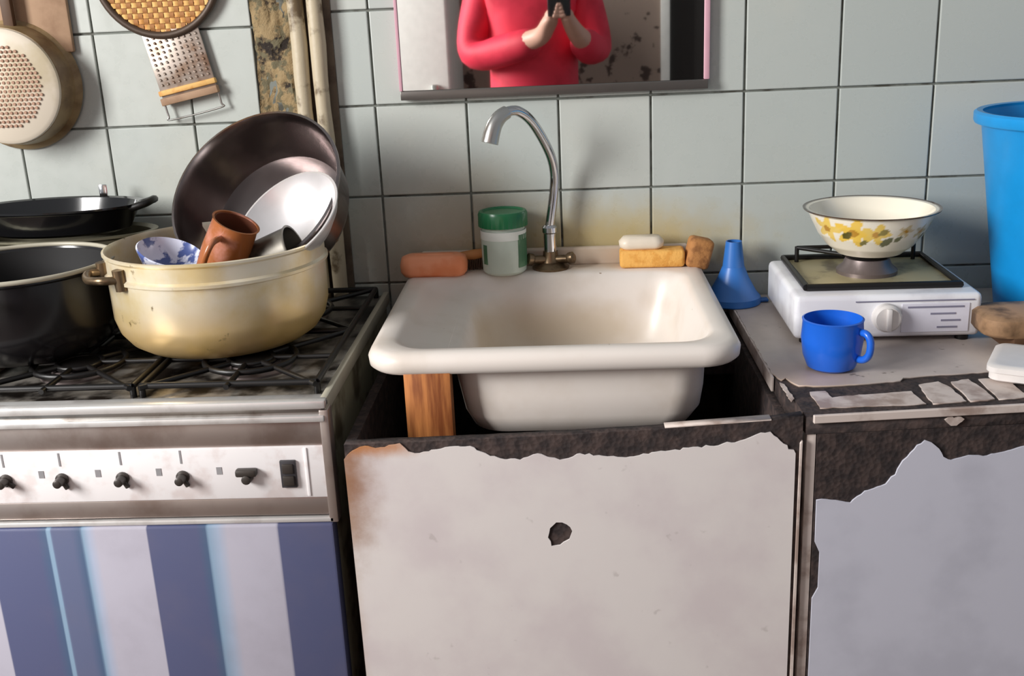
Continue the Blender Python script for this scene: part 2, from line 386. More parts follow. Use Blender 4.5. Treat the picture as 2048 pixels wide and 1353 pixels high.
box('oven_door', 'stripes', sv, -.5, -.001, -.556, -.53, .16, .676, .004)
box('plinth', 'sideenamel', sv, -.5, -.002, -.54, -.53, .0, .15, .002)
for sx in (-.48, -.03):
    for sy in (-.5, -.06): box('foot', 'iron', sv, sx-.012, sx+.012, sy-.012, sy+.012, 0, .062, .002)
for i, x in enumerate((-.419, -.345, -.266, -.188)):
    kn = lathe('knob_stem', 'knob', sv, [(.0085, 0), (.0085, .004), (.006, .005), (.0055, .018), (.004, .019)], 16, Matrix.Translation((x, -.551, .744)) @ Matrix.Rotation(PI/2, 4, 'X'))
    bm = bmesh.new(); add_box(bm, -.003, .003, -.004, 0, -.014, 0, .001, 1)
    finish(bm, 'pointer', 'knob', kn, mx=Matrix.Translation((x, -.553, .744)) @ Matrix.Rotation((-.9, -.45, -.45, -.45)[i], 4, 'Y'))
    box('tick_mark', 'dot', sv, x-.0012, x+.0012, -.5525, -.551, .762, .780, 0)
    box('flame_mark', 'dot', sv, x+.044, x+.051, -.5525, -.551, .746, .756, 0)
kn = box('oven_knob', 'knob', sv, -.118, -.091, -.563, -.551, .745, .755, .003)
lathe('knob_stem', 'knob', kn, [(.007, 0), (.006, .013), (.004, .014)], 14, Matrix.Translation((-.104, -.551, .742)) @ Matrix.Rotation(PI/2, 4, 'X'))
sw = box('switch', 'darkplastic', sv, -.0615, -.0415, -.556, -.551, .727, .764, .001)
box('rocker', 'knob', sw, -.0585, -.0445, -.559, -.555, .731, .744, .001); box('rocker', 'knob', sw, -.0585, -.0445, -.558, -.555, .747, .760, .001)
burners = [(-.375, -.40), (-.125, -.40), (-.375, -.16), (-.125, -.16)]
for (x, y) in burners:
    b = lathe('burner', 'burner', sv, [(.05, .833), (.05, .839), (.035, .842), (.034, .846), (.0, .846)], 32, Matrix.Translation((x, y, 0)), cap1=False)
    lathe('burner_cap', 'iron', b, [(.03, .846), (.032, .849), (.028, .852), (.0, .853)], 32, Matrix.Translation((x, y, 0)), cap1=False)
for x0, x1 in ((-.485, -.256), (-.244, -.016)):
    bm = bmesh.new(); z = .851; y0, y1 = -.505, -.045; xc = (x0+x1)/2
    for a, b in (((x0, y0), (x1, y0)), ((x1, y0), (x1, y1)), ((x1, y1), (x0, y1)), ((x0, y1), (x0, y0)), ((x0, -.28), (x1, -.28))):
        add_tube(bm, [(*a, z), (*b, z)], .0045, 8)
    for yc in (-.40, -.16):
        add_tube(bm, circle((xc, yc, z), .062, 28), .0042, 8, True)
        add_tube(bm, circle((xc, yc, z), .03, 20), .0035, 8, True)
        for a in range(8):
            d = Vector((math.cos(a*PI/4), math.sin(a*PI/4), 0)); L = min(.114/max(abs(d.x), 1e-6), .118/max(abs(d.y), 1e-6))
            add_tube(bm, [Vector((xc, yc, z))+d*.03, Vector((xc, yc, z))+d*L], .0038, 8)
    for a in (x0, x1):
        for b in (y0, y1): add_tube(bm, [(a, b, .834), (a, b, z)], .0045, 8)
    finish(bm, 'grate', 'iron', sv, 60)

# ------------------------------------------------------------------ pots on the cooker
GZ = .8552
def pot_profile(rb, rt, h, th=.003, bead=None, flare=.003):
    o = [(0, 0), (rb*.9, 0), (rb, .004), (rb+(rt-rb)*.45, .014), (rb+(rt-rb)*.8, .03), (rt-.001, .05)]
    if bead: o += [(rt, bead-.004), (rt+.004, bead-.002), (rt+.004, bead+.002), (rt, bead+.005)]
    o += [(rt, h-.006), (rt+flare, h-.003), (rt+flare, h), (rt, h+.001), (rt-th, h-.004)]
    return o+[(rt-th, .05), (rb+(rt-rb)*.8-th, .032), (rb-th, .008), (0, .006)]
def fixp(p): return [(max(r, .0005), z) for r, z in p]
ap = thing('stock_pot', 'large golden aluminium pot full of dishes on the cooker', 'pot', (-.19, -.307, GZ))
lathe('body', 'alupot', ap, fixp(pot_profile(.118, .151, .142, .003, .112)), 64)
for s in (-1, 1):
    a0 = math.radians(220 if s < 0 else 40); d = Vector((math.cos(a0), math.sin(a0), 0)); q = Vector((-d.y, d.x, 0))
    pth = smoothpath([d*.150+q*.034+Vector((0, 0, .118)), d*.172+q*.03+Vector((0, 0, .12)), d*.182+Vector((0, 0, .118)), d*.172-q*.03+Vector((0, 0, .12)), d*.150-q*.034+Vector((0, 0, .118))], 6)
    h = tube('handle', 'brass', ap, pth, .0055, 10)
    for e in (1, -1): tube('lug', 'brass', h, [d*.149+q*.034*e+Vector((0, 0, .104)), d*.151+q*.034*e+Vector((0, 0, .132))], .009, 8)
bp = thing('enamel_pot', 'black enamel pot with worn pale rim beside the golden pot', 'pot', (-.468, -.335, GZ))
lathe('body', 'decor', bp, fixp(pot_profile(.104, .128, .122, .003)), 56)
bm = bmesh.new(); add_tube(bm, circle((0, 0, .124), .1295, 56), .0034, 10, True); finish(bm, 'rim', 'rimcream', bp, 60)
lathe('lining', 'lining', bp, fixp([(0, .007), (.1, .0085), (.12, .032), (.1242, .05), (.1242, .119), (.1225, .119), (.1215, .05), (.117, .034), (.098, .011), (0, .0095)]), 48)
tube('handle', 'blackenamel', bp, smoothpath([Vector((-.02, -.126, .1)), Vector((-.024, -.146, .103)), Vector((.024, -.146, .103)), Vector((.02, -.126, .1))], 6), .005, 8)
ro = thing('oval_roaster', 'dull aluminium oval roaster on the back burner', 'pot', (-.505, -.115, GZ))
lathe('body', 'darkalu', ro, fixp(pot_profile(.07, .078, .1255, .003)), 56, sx=1.95)
tube('handle', 'darkalu', ro, smoothpath([(.145, -.02, .112), (.172, -.015, .116), (.176, .0, .117), (.172, .015, .116), (.145, .02, .112)], 5), .005, 8)
pn = thing('roasting_pan', 'black oval roasting pan lying on the aluminium roaster', 'pan', (-.505, -.115, GZ+.1265))
lathe('body', 'blackenamel', pn, fixp([(0, 0), (.058, 0), (.064, .004), (.074, .036), (.078, .04), (.078, .043), (.073, .041), (.061, .008), (0, .005)]), 56, sx=1.8)
tube('handle', 'iron', pn, smoothpath([(.128, -.022, .036), (.152, -.018, .043), (.158, 0, .046), (.152, .018, .043), (.128, .022, .036)], 5), .006, 8)
box('handle_bracket', 'chrome', pn, .042, .056, .069, .073, .024, .062, .002)
# basin and bowls leaning in the stock pot
def bowl_prof(r, h, rb, th=.0022, roll=.004):
    return fixp([(0, -h), (rb*.96, -h), (rb, -h+.002), (rb+(r-rb)*.35, -h+.016), (r-.004, -.012), (r, -.002), (r+roll, 0), (r+roll, .003), (r, .004), (r-th, 0), (r-th-.004, -.012), (rb+(r-rb)*.35-th, -h+.018), (rb-th, -h+.004), (0, -h+.003)])
A1 = (-.22, -.70, .62)
ba = thing('metal_basin', 'large shiny aluminium basin leaning on edge in the golden pot', 'basin', (-.149, -.226, 1.053))
lathe('body', 'alu', ba, bowl_prof(.133, .085, .112), 64, axis_mx((0, 0, 0), A1))
A2 = (-.38, -.52, .74)
b2 = thing('metal_bowl', 'bright metal bowl leaning in front of the large basin', 'bowl', (-.088, -.296, 1.022))
lathe('body', 'bowlsteel', b2, fixp([(0, -.045), (.03, -.044), (.055, -.034), (.076, -.014), (.084, 0), (.0865, .001), (.0865, .003), (.083, .003), (.074, -.012), (.053, -.031), (.028, -.041), (0, -.042)]), 56, axis_mx((0, 0, 0), A2))
o = lathe('patterned_bowl', 'bluepat', None, fixp([(0, -.035), (.02, -.034), (.04, -.024), (.052, -.004), (.054, 0), (.052, .002), (.049, -.004), (.037, -.022), (.018, -.031), (0, -.032)]), 40)
o.matrix_world = axis_mx((-.243, -.345, .990), (.3, -.12, .8)) @ Matrix.Scale(.86, 4); tag(o, 'blue and white patterned bowl inside the golden pot', 'bowl')
mg = thing('clay_mug', 'amber and pink glazed mug tilted inside the golden pot', 'mug')
mg.matrix_world = axis_mx((-.180, -.352, .955), (.42, -.1, .82))
lathe('body', 'terra', mg, fixp([(0, 0), (.026, 0), (.031, .006), (.033, .04), (.031, .084), (.033, .088), (.030, .088), (.028, .04), (.026, .008), (0, .006)]), 36)
lathe('lining', 'darkin', mg, fixp([(0, .012), (.0262, .012), (.0285, .04), (.0295, .086), (.0285, .086), (.0262, .014), (0, .014)]), 36)
tube('handle', 'terra', mg, smoothpath([(-.03, 0, .07), (-.052, 0, .066), (-.054, 0, .034), (-.031, 0, .022)], 5), .0045, 8)
tc = thing('tin_cup', 'tarnished grey tin cup lying inside the golden pot', 'cup')
tc.matrix_world = axis_mx((-.10, -.335, .975), (.75, -.05, .3))
lathe('body', 'greycup', tc, fixp([(0, -.04), (.030, -.04), (.033, -.034), (.034, .03), (.036, .034), (.033, .034), (.031, -.03), (0, -.034)]), 32)
tube('handle', 'greycup', tc, smoothpath([(-.033, 0, .02), (-.05, 0, .016), (-.05, 0, -.016), (-.033, 0, -.02)], 5), .004, 8)

# ------------------------------------------------------------------ things on the wall by the cooker
co = thing('colander', 'cream perforated colander hanging bottom outward on the tiles', 'colander', (-.585, -.004, 1.207))
RX = Matrix.Rotation(PI/2, 4, 'X')
lathe('rim', 'colrim', co, fixp([(.102, 0), (.106, .003), (.104, .007), (.097, .012), (.092, .05), (.089, .05), (.094, .012), (.1, 0)]), 56, RX, closed=True)
lathe('bottom', 'colander', co, fixp([(.0915, .049), (.090, .055), (.084, .059), (.0, .061), (.0, .057), (.083, .055), (.088, .049)]), 56, RX, closed=True)
bm = bmesh.new()
for i in range(-9, 10):
    for j in range(-9, 10):
        x, z = (i+.5*(j % 2))*.0078, j*.0068
        if math.hypot(x, z) < .066: rings(bm, [circle((x, -.0595, z), .0024, 8, 'xz'), circle((x, -.0622, z), .0024, 8, 'xz')])
tag(finish(bm, 'perforations', 'hole', co), None, None, None, 'stuff')
box('strap', 'darkbrown', co, .004, .021, -.03, -.018, .085, .2, .002)
bd = thing('wooden_board', 'thin brown wooden board hanging behind the colander', 'cutting board', (-.545, 0, 1.255))
box('body', 'board', bd, -.06, .062, -.012, -.002, 0, .25, .003)
lathe('peg', 'steel', bd, [(.004, 0), (.004, .012), (.007, .013), (.006, .016)], 12, Matrix.Translation((0, -.001, .22)) @ RX)
sc = thing('woven_tray', 'round straw tray with dark rim hanging above the grater', 'tray', (-.331, -.004, 1.374))
bm = bmesh.new(); add_tube(bm, circle((0, -.008, 0), .099, 56, 'xz'), .006, 10, True); finish(bm, 'rim', 'rimdark', sc, 60)
bm = bmesh.new(); bm2 = bmesh.new()
for i in range(-11, 12):
    q = i*.0085; L = math.sqrt(max(0, .094**2-q*q)); n = max(2, int(2*L/.004))
    for b, ver in ((bm, 0), (bm2, 1)):
        pts = []
        for k in range(n+1):
            s = -L+2*L*k/n; y = -.008+.0018*math.cos((s/.0085+i+ver)*PI)
            pts.append((s, y, q) if ver == 0 else (q, y, s))
        wv = [[b.verts.new(Vector(p)+(Vector((0, 0, e*.0037)) if ver == 0 else Vector((e*.0037, 0, 0)))) for p in pts] for e in (-1, 1)]
        for k in range(n): b.faces.new((wv[0][k], wv[0][k+1], wv[1][k+1], wv[1][k]))
tag(finish(bm, 'straw_weave', 'straw', sc, 60), None, None, None, 'stuff'); tag(finish(bm2, 'straw_weave', 'strawdark', sc, 60), None, None, None, 'stuff')
lathe('back_plate', 'straw', sc, [(.0, .0), (.097, .0), (.097, .003), (.0, .003)], 48, RX, cap0=False, cap1=False)
gr = thing('hand_grater', 'tin hand grater with wooden bar and wire loop hung upside down', 'grater', (-.309, -.004, 1.222), 0)
gr.rotation_euler = (0, -.2, 0); gr.scale = (1, 1, .86)
gb = box('blade', 'grater', gr, -.047, .047, -.008, -.004, -.055, .075, .001)
bm = bmesh.new()
for i in range(9):
    for j in range(10):
        x, z = -.04+i*.01, -.02+j*.0095
        rings(bm, [circle((x, -.0075, z), .0032, 6, 'xz'), circle((x, -.0105, z-.001), .0014, 6, 'xz')])
tag(finish(bm, 'teeth', 'grater', gb), None, None, None, 'stuff')
box('wooden_bar', 'board', gr, -.049, .049, -.016, -.003, -.058, -.044, .002); box('wooden_bar', 'straw', gr, -.049, .049, -.014, -.003, -.04, -.030, .002)
tube('wire_loop', 'steel', gr, smoothpath([(-.046, -.008, -.05), (-.046, -.008, -.078), (-.042, -.008, -.086), (.042, -.008, -.086), (.046, -.008, -.078), (.046, -.008, -.05)], 5), .0018, 8)

# ------------------------------------------------------------------ sink cabinet
cb = thing('sink_cabinet', 'sink cabinet with torn white laminate door and knob hole', 'cabinet', (0, 0, 0))
box('side_panel', 'chip', cb, .022, .036, -.545, -.01, 0, .784, .001); box('side_panel', 'chip', cb, .570, .584, -.545, -.01, 0, .784, .001)
box('bottom_panel', 'chip', cb, .036, .57, -.54, -.01, .06, .076, .001); box('back_panel', 'chip', cb, .036, .57, -.022, -.008, 0, .74, .001)
for y0, y1 in ((-.545, -.42), (-.14, -.06)): box('cross_rail', 'chip', cb, .036, .57, y0, y1, .717, .737, .001)
door = prism('door', 'chip', cb, ragged([(.024, .08), (.584, .08), (.586, .811), (.548, .806), (.463, .800), (.341, .795), (.181, .790), (.024, .787)], .0008, .02, 3), -.562, -.546)
top = [(.023, .768), (.03, .776), (.044, .784), (.07, .783), (.094, .788), (.104, .777), (.112, .774), (.15, .781), (.181, .782), (.2, .772), (.217, .765), (.242, .762), (.264, .770), (.291, .761), (.316, .769), (.35, .764), (.377, .763), (.426, .770), (.475, .775), (.511, .781), (.529, .788), (.547, .792), (.559, .780), (.578, .763)]
hole = ragged([(.273, .655), (.276, .668), (.284, .676), (.297, .673), (.304, .663), (.300, .652), (.288, .644), (.277, .643), (.273, .655)], .0015, .006, 5)[:-1]
lw = prism('laminate', 'lamwarm', door, [(.028, .08), (.578, .08)]+ragged(top[::-1], .0016, .005, 2), -.5645, -.562, holes=[hole])
prism('edge_strip', 'edge', cb, [(.42, .799), (.548, .806), (.548, .8075), (.42, .8)], -.5622, -.546)
prism('door_edge', 'edge', cb, [(.581, .08), (.5855, .08), (.5855, .78), (.583, .776)], -.566, -.546)

# sink
sk = thing('kitchen_sink', 'cream enamel sink basin with thick rolled rim', 'sink', (0, 0, .875))
bm = bmesh.new(); zz = -.0
R = [rrect(.235, .435, -.375, -.14, .05, -.128), rrect(.21, .455, -.405, -.115, .06, -.124), rrect(.182, .470, -.435, -.1, .06, -.104), rrect(.165, .480, -.446, -.088, .055, -.05), rrect(.152, .484, -.4495, -.085, .05, -.026),
     rrect(.084, .490, -.450, -.078, .055, -.012), rrect(.078, .4935, -.453, -.074, .053, -.003), rrect(.070, .500, -.459, -.068, .052, .001), rrect(.053, .517, -.474, -.02, .045, .0015), rrect(.044, .526, -.483, -.004, .05, -.002), rrect(.04, .53, -.487, -.002, .053, -.010),
     rrect(.041, .529, -.486, -.002, .053, -.022), rrect(.046, .524, -.481, -.004, .05, -.027), rrect(.056, .514, -.471, -.012, .045, -.025),
     rrect(.140, .489, -.4575, -.07, .045, -.0235), rrect(.150, .487, -.4575, -.075, .045, -.03), rrect(.158, .485, -.457, -.08, .045, -.07), rrect(.163, .481, -.455, -.09, .048, -.1), rrect(.172, .468, -.443, -.10, .05, -.124), rrect(.195, .448, -.418, -.12, .055, -.134), rrect(.235, .43, -.38, -.14, .05, -.138)]
rings(bm, R); finish(bm, 'basin', 'sink', sk, 50)
box('upstand', 'sink', sk, .06, .51, -.014, -.001, -.002, .03, .005, 3)
lathe('drain', 'steel', sk, [(.022, -.1265), (.022, -.125), (.016, -.1255), (.0, -.126)], 24, Matrix.Translation((.33, -.25, 0)), cap1=False)
wb = box('wooden_block', 'grain', None, -.0305, .0305, -.012, .013, 0, .1135, .002); wb.location = (.122, -.471, .737)
tag(wb, 'upright orange wooden block propping up the sink rim', 'block')

# tap
fa = thing('kitchen_tap', 'chrome gooseneck tap standing at the back of the sink', 'tap', (.28, -.036, .8755))
lathe('flange', 'brass', fa, [(.03, 0), (.031, .004), (.024, .009), (.016, .012), (.013, .02), (.012, .03)], 28)
lathe('column', 'chrome', fa, [(.0105, .01), (.0105, .06), (.0125, .062), (.0125, .07), (.009, .074)], 24)
npth = smoothpath([(0, 0, .07), (.009, 0, .13), (.010, -.006, .165), (.002, -.024, .2), (-.020, -.049, .245), (-.042, -.074, .267), (-.062, -.092, .266), (-.076, -.1, .252), (-.084, -.105, .228)], 8)
tube('spout', 'chrome', fa, npth, .0078, 14)
tube('spout_tip', 'steel', fa, smoothpath([(-.0585, -.089, .2675), (-.068, -.096, .262), (-.076, -.1, .252), (-.081, -.103, .240), (-.0855, -.106, .224)], 6), [.0105+.003*i/24 for i in range(25)], 16)
for sx, sy in ((-1, -.35), (1, -.35)):
    vb = tube('valve', 'brass', fa, [(sx*.008, sy*.01, .016), (sx*.03, sy*.03, .018)], .007, 12)
    lathe('valve_cap', 'brass', vb, [(.008, 0), (.010, .003), (.010, .01), (.006, .013)], 14, axis_mx((sx*.028, sy*.028, .018), (sx, sy, .25)))

# ------------------------------------------------------------------ right cabinet and worktop
YAW = math.radians(4)
rc = thing('kitchen_cabinet', 'cabinet with dark bare chipboard and torn cool white laminate', 'cabinet', (.590, -.557, 0), 0)
def L(x, z): return ((x-.590)/math.cos(YAW)*1.012, z)
box('side_panel', 'edge', rc, .002, .0135, -.001, .5, 0, .785, .001); box('side_panel', 'chip', rc, .66, .675, .07, .5, 0, .785, .001)
box('bottom_panel', 'chip', rc, .014, .66, .07, .5, .06, .075, .001)
dr = prism('front_board', 'chip', rc, [(.0145, .08), (.67, .08), (.67, .785), (.0145, .785)], -.003, .012); dr.rotation_euler = (0, 0, YAW)
rt = [L(*p) for p in ((.606, .698), (.625, .697), (.648, .692), (.656, .700), (.665, .707), (.685, .713), (.701, .727), (.706, .74), (.714, .75), (.725, .765), (.734, .771), (.742, .768), (.752, .759), (.758, .748), (.768, .743), (.785, .747), (.807, .746), (.852, .756), (.92, .762), (1.0, .757), (1.1, .765), (1.24, .76))]
ltl = [L(.606, .698), L(.6065, .64), L(.613, .625), L(.613, .575), L(.606, .56), L(.606, .08)]
prism('laminate', 'lamcool', dr, [(.66, .08)]+ragged(rt[::-1], .0014, .005, 9)+ltl[1:], -.0055, -.003)
wt = thing('worktop', 'chipped laminate worktop carrying the camping stove and bucket', 'worktop', (0, 0, 0))
fy = lambda x: -.560+(x-.595)*math.tan(YAW)
prism('board', 'chip', wt, [(.578, -.004), (1.262, -.004), (1.262, fy(1.262)), (.590, fy(.590)), (.588, -.5), (.580, -.49)], .786, .8085, 'xy')
lam = [(.578, -.03), (.577, -.2), (.5775, -.33), (.5775, -.405), (.585, -.432), (.592, -.425), (.596, -.44), (.603, -.455), (.64, -.459), (.70, -.452), (.735, -.447), (.742, -.436), (.775, -.429), (.82, -.425), (.868, -.418), (.876, -.427), (.905, -.438), (.96, -.43), (1.05, -.42), (1.25, -.41)]
prism('laminate_sheet', 'worktop', wt, ragged(lam, .0012, .008, 4)+[(1.25, -.006), (.578, -.006)], .8085, .811, 'xy')
chips = [[(.612, -.478), (.632, -.476), (.635, -.5), (.645, -.497), (.738, -.484), (.742, -.53), (.612, -.535)], [(.754, -.462), (.782, -.452), (.790, -.476), (.792, -.525), (.750, -.53)], [(.797, -.455), (.822, -.447), (.826, -.474), (.828, -.52), (.797, -.525)], [(.835, -.446), (.862, -.444), (.87, -.462), (.872, -.515), (.833, -.52)], [(.885, -.45), (.94, -.452), (.945, -.51), (.884, -.515)], [(.96, -.45), (1.2, -.44), (1.2, -.49), (.95, -.505)]]
for i, cpoly in enumerate(chips): prism('laminate_chip', 'edge', wt, ragged(cpoly+[cpoly[0]], .0012, .008, 20+i)[:-1], .8085, .8102+.0003*(i % 3), 'xy')
prism('laminate_chip', 'edge', wt, ragged([(.581, -.44), (.586, -.447), (.588, -.5), (.582, -.51), (.581, -.44)], .0008, .006, 44)[:-1], .8085, .8102, 'xy')
bm = bmesh.new(); add_box(bm, 0, .67, -.0045, .001, -.0055, .005, .001, 1)
finish(bm, 'front_edging', 'edge', wt, mx=Matrix.Translation((.598, -.5605, .8065)) @ Matrix.Rotation(YAW, 4, 'Z') @ Matrix.Rotation(-math.radians(.3), 4, 'Y'))
scp = prism('laminate_scrap', 'edge', wt, ragged([(.168, .797), (.172, .8), (.188, .8), (.192, .797), (.183, .789), (.176, .789), (.168, .797)], .001, .004, 2)[:-1], -.005, -.002); scp.location = (.590, -.5585, 0); scp.rotation_euler = (0, 0, YAW)
box('side_edging', 'edge', wt, .5745, .578, -.42, -.03, .79, .8105, .0008)

# camping stove
cs = thing('camping_stove', 'white single burner camping stove under the flowered bowl', 'stove', (.635, -.055, .811), math.radians(-1))
box('body', 'whiteenamel', cs, 0, .262, -.232, 0, .008, .072, .008, 3)
for x in (.02, .242):
    for y in (-.215, -.02): lathe('foot', 'iron', cs, [(.009, 0), (.010, .01)], 14, Matrix.Translation((x, y, 0)))
box('tray', 'tray', cs, .022, .24, -.2, -.012, .0715, .0745, .001)
bm = bmesh.new(); add_tube(bm, [Vector((*p, .077)) for p in ((.022, -.2), (.24, -.2), (.24, -.012), (.022, -.012))]+[Vector((.022, -.2, .077))], .0055, 8); finish(bm, 'tray_frame', 'iron', cs, 60)
bu = lathe('burner', 'burner', cs, [(.045, .074), (.045, .08), (.036, .088), (.032, .098), (.0, .099)], 32, Matrix.Translation((.131, -.106, 0)), cap1=False)
lathe('burner_cap', 'iron', bu, [(.028, .098), (.03, .1), (.026, .104), (.0, .1045)], 28, Matrix.Translation((.131, -.106, 0)), cap1=False)
bm = bmesh.new()
for a, b in (((.04, -.03), (.222, -.03)), ((.04, -.03), (.10, -.085)), ((.222, -.03), (.162, -.085)), ((.1, -.085), (.162, -.085))): add_tube(bm, [(*a, .098), (*b, .098)], .0032, 8)
for a in ((.04, -.03), (.222, -.03)): add_tube(bm, [(*a, .075), (*a, .1)], .0035, 8)
finish(bm, 'pan_support', 'iron', cs, 60)
kb = lathe('control_knob', 'whiteplastic', cs, [(.02, 0), (.02, .012), (.017, .016), (.0, .016)], 28, Matrix.Translation((.128, -.232, .04)) @ RX, cap1=False)
box('grip', 'whiteplastic', kb, .125, .131, -.256, -.246, .024, .056, .001)
st_ = box('sticker', 'sticker', cs, .15, .244, -.2335, -.231, .016, .058, .0004, 1)
for i, (a, b) in enumerate(((.158, .236), (.19, .225), (.205, .232), (.2, .228))): box('lettering', 'print', st_, a, b, -.2342, -.2334, .052-i*.010, .0545-i*.010, 0)
box('groove', 'print', cs, .085, .25, -.2335, -.231, .062, .0635, 0)

# enamel bowl with yellow flowers (painted glaze)
bw = thing('enamel_bowl', 'cream enamel bowl with painted yellow flowers on the camping stove', 'bowl', (.768, -.156, .9175))
prof = fixp([(0, 0), (.042, 0), (.048, -.003), (.053, .002), (.064, .012), (.077, .032), (.087, .055), (.0925, .07), (.100, .0745), (.1005, .0765), (.091, .0745), (.082, .056), (.072, .033), (.058, .013), (.04, .004), (0, .003)])
dense = []
for a, b in zip(prof, prof[1:]):
    n = max(1, int(math.hypot(b[0]-a[0], b[1]-a[1])/.0025)); dense += [(a[0]+(b[0]-a[0])*k/n, a[1]+(b[1]-a[1])*k/n) for k in range(n)]
dense.append(prof[-1])
bo = lathe('body', 'bowlpaint', bw, dense, 200, Matrix.Translation((0, 0, .002))); bo.scale = (1, 1, .86)
ca = bo.data.color_attributes.new('Col', 'FLOAT_COLOR', 'POINT'); NV = len(bo.data.vertices); ihalf = next(i for i, p_ in enumerate(dense) if p_[0] > .1)*200
flowers = [(-122, .047, .027, (236, 196, 84)), (-100, .046, .021, (230, 196, 96)), (-152, .05, .024, (234, 200, 104)), (-48, .045, .014, (206, 186, 140)), (-70, .05, .012, (214, 194, 150)), (-20, .045, .02, (230, 190, 84)), (30, .045, .02, (230, 190, 84)), (80, .045, .02, (230, 190, 84)), (130, .045, .02, (230, 190, 84))]
leaves = [(-129, .042, .007, (92, 84, 34)), (-93, .05, .006, (140, 124, 52)), (-88, .031, .008, (112, 112, 84)), (-76, .036, .005, (120, 120, 90)), (-112, .03, .005, (126, 118, 70)), (-40, .034, .006, (140, 134, 110)), (-8, .04, .007, (92, 84, 34)), (44, .04, .007, (92, 84, 34)), (95, .04, .007, (92, 84, 34))]
for vi, (v, d) in enumerate(zip(bo.data.vertices, ca.data)):
    x, y, z = v.co; r = math.hypot(x, y); c_ = (238, 230, 212); ang = math.degrees(math.atan2(y, x)); z -= .002
    outer = vi < ihalf and z < .0715
    if r > .0965: c_ = (74, 56, 44)
    elif outer:
        for a, zz_, rr, col in flowers:
            da = (ang-a+180) % 360-180; u, w_ = math.radians(da)*.075, z-zz_; q = math.hypot(u, w_); th = math.atan2(w_, u)
            if q < rr*(.72+.28*math.cos(5*th)): c_ = col
            if q < rr*.25: c_ = (190, 140, 50)
        for a, zz_, rr, col in leaves:
            da = (ang-a+180) % 360-180; u, w_ = math.radians(da)*.075, z-zz_; u, w_ = u*.7+w_*.7, w_*.7-u*.7
            if (u/rr/1.3)**2+(w_/rr/.75)**2 < 1: c_ = col
    d.color = (*lin(c_), 1)

# blue mug, funnel, bucket, board, tray
mu = thing('plastic_mug', 'bright blue plastic mug standing in front of the camping stove', 'mug', (.660, -.388, .811))
lathe('body', 'blue', mu, fixp([(0, 0), (.026, 0), (.032, .004), (.038, .02), (.041, .044), (.0395, .066), (.0405, .0695), (.038, .0705), (.038, .044), (.035, .02), (.029, .007), (0, .005)]), 48)
tube('handle', 'blue', mu, smoothpath([(.029, -.022, .056), (.036, -.034, .056), (.040, -.039, .046), (.039, -.039, .030), (.034, -.033, .021), (.027, -.022, .019)], 6), .005, 10)
fu = thing('plastic_funnel', 'blue plastic funnel standing mouth down between sink and camping stove', 'funnel', (.580, -.049, .811))
lathe('cone', 'blue2', fu, fixp([(.044, 0), (.046, .002), (.045, .012), (.038, .020), (.026, .042), (.018, .062), (.016, .062), (.024, .042), (.036, .018), (.042, .01), (.042, 0)]), 40, closed=True)
lathe('neck', 'blue2', fu, fixp([(.018, .06), (.013, .104), (.011, .104), (.015, .06)]), 28, closed=True)
box('hang_tab', 'blue2', fu, .042, .058, -.008, .008, .001, .006, .002)
bk = thing('plastic_bucket', 'tall sky blue plastic bucket standing against the tiled wall', 'bucket', (1.075, -.15, .811))
lathe('body', 'bucket', bk, fixp([(0, 0), (.098, 0), (.103, .004), (.145, .30), (.146, .302), (.143, .302), (.101, .01), (0, .008)]), 64)
lathe('rim', 'bucket', bk, fixp([(.1445, .288), (.153, .289), (.155, .293), (.155, .304), (.151, .307), (.1425, .306)]), 64, closed=True)
wb2 = thing('chopping_board', 'thick brown wooden chopping board with dark worn end by the bucket', 'cutting board', (.885, -.35, .811), math.radians(1))
bm = bmesh.new(); rings(bm, [rrect(-.002, .26, -.004, .08, .03, .022), rrect(-.006, .265, -.008, .084, .03, .028), rrect(-.006, .265, -.008, .084, .03, .047), rrect(0, .26, -.002, .078, .028, .052)]); finish(bm, 'body', 'brownwood', wb2, 50)
box('cleat', 'darkbrown', wb2, .03, .06, -.004, .08, 0, .024, .002); box('cleat', 'darkbrown', wb2, .2, .23, -.004, .08, 0, .024, .002)
tr = thing('plastic_box', 'low white plastic box beside the chopping board on the worktop', 'box', (.890, -.366, .811), math.radians(-28))
bm = bmesh.new(); rings(bm, [rrect(.004, .2, -.1, -.004, .012, 0), rrect(0, .204, -.104, 0, .014, .003), rrect(0, .204, -.104, 0, .014, .014)]); finish(bm, 'body', 'whiteplastic', tr, 50)
bm = bmesh.new(); rings(bm, [rrect(-.003, .207, -.107, .003, .015, .0135), rrect(-.003, .207, -.107, .003, .015, .020), rrect(.001, .203, -.103, -.001, .013, .0225), rrect(.008, .196, -.096, -.008, .01, .0225)]); finish(bm, 'lid', 'whiteplastic', tr, 50)
# ------------------------------------------------------------------ things along the back of the sink
DZ = .8768
ps = thing('soap_bar', 'orange pink soap bar lying at the back corner of the sink', 'soap', (.087, -.055, DZ))
bm = bmesh.new(); rings(bm, [rrect(-.05, .05, -.018, .018, .014, -.001), rrect(-.055, .055, -.023, .023, .018, .006), rrect(-.056, .056, -.024, .024, .019, .018), rrect(-.053, .053, -.021, .021, .017, .03), rrect(-.044, .044, -.013, .013, .012, .034)]); finish(bm, 'body', 'pink', ps, 60)
bm = bmesh.new(); rings(bm, [rrect(-.034, .034, -.008, .008, .006, .0335), rrect(-.032, .032, -.006, .006, .005, .0352)]); finish(bm, 'stamp', 'pink', ps, 60)
ja = thing('jar', 'milky jar with green screw lid and green label by the tap', 'jar', (.204, -.052, DZ))
lathe('body', 'jar', ja, fixp([(0, 0), (.032, 0), (.036, .004), (.037, .03), (.037, .066), (.034, .078), (.034, .09), (0, .09)]), 40)
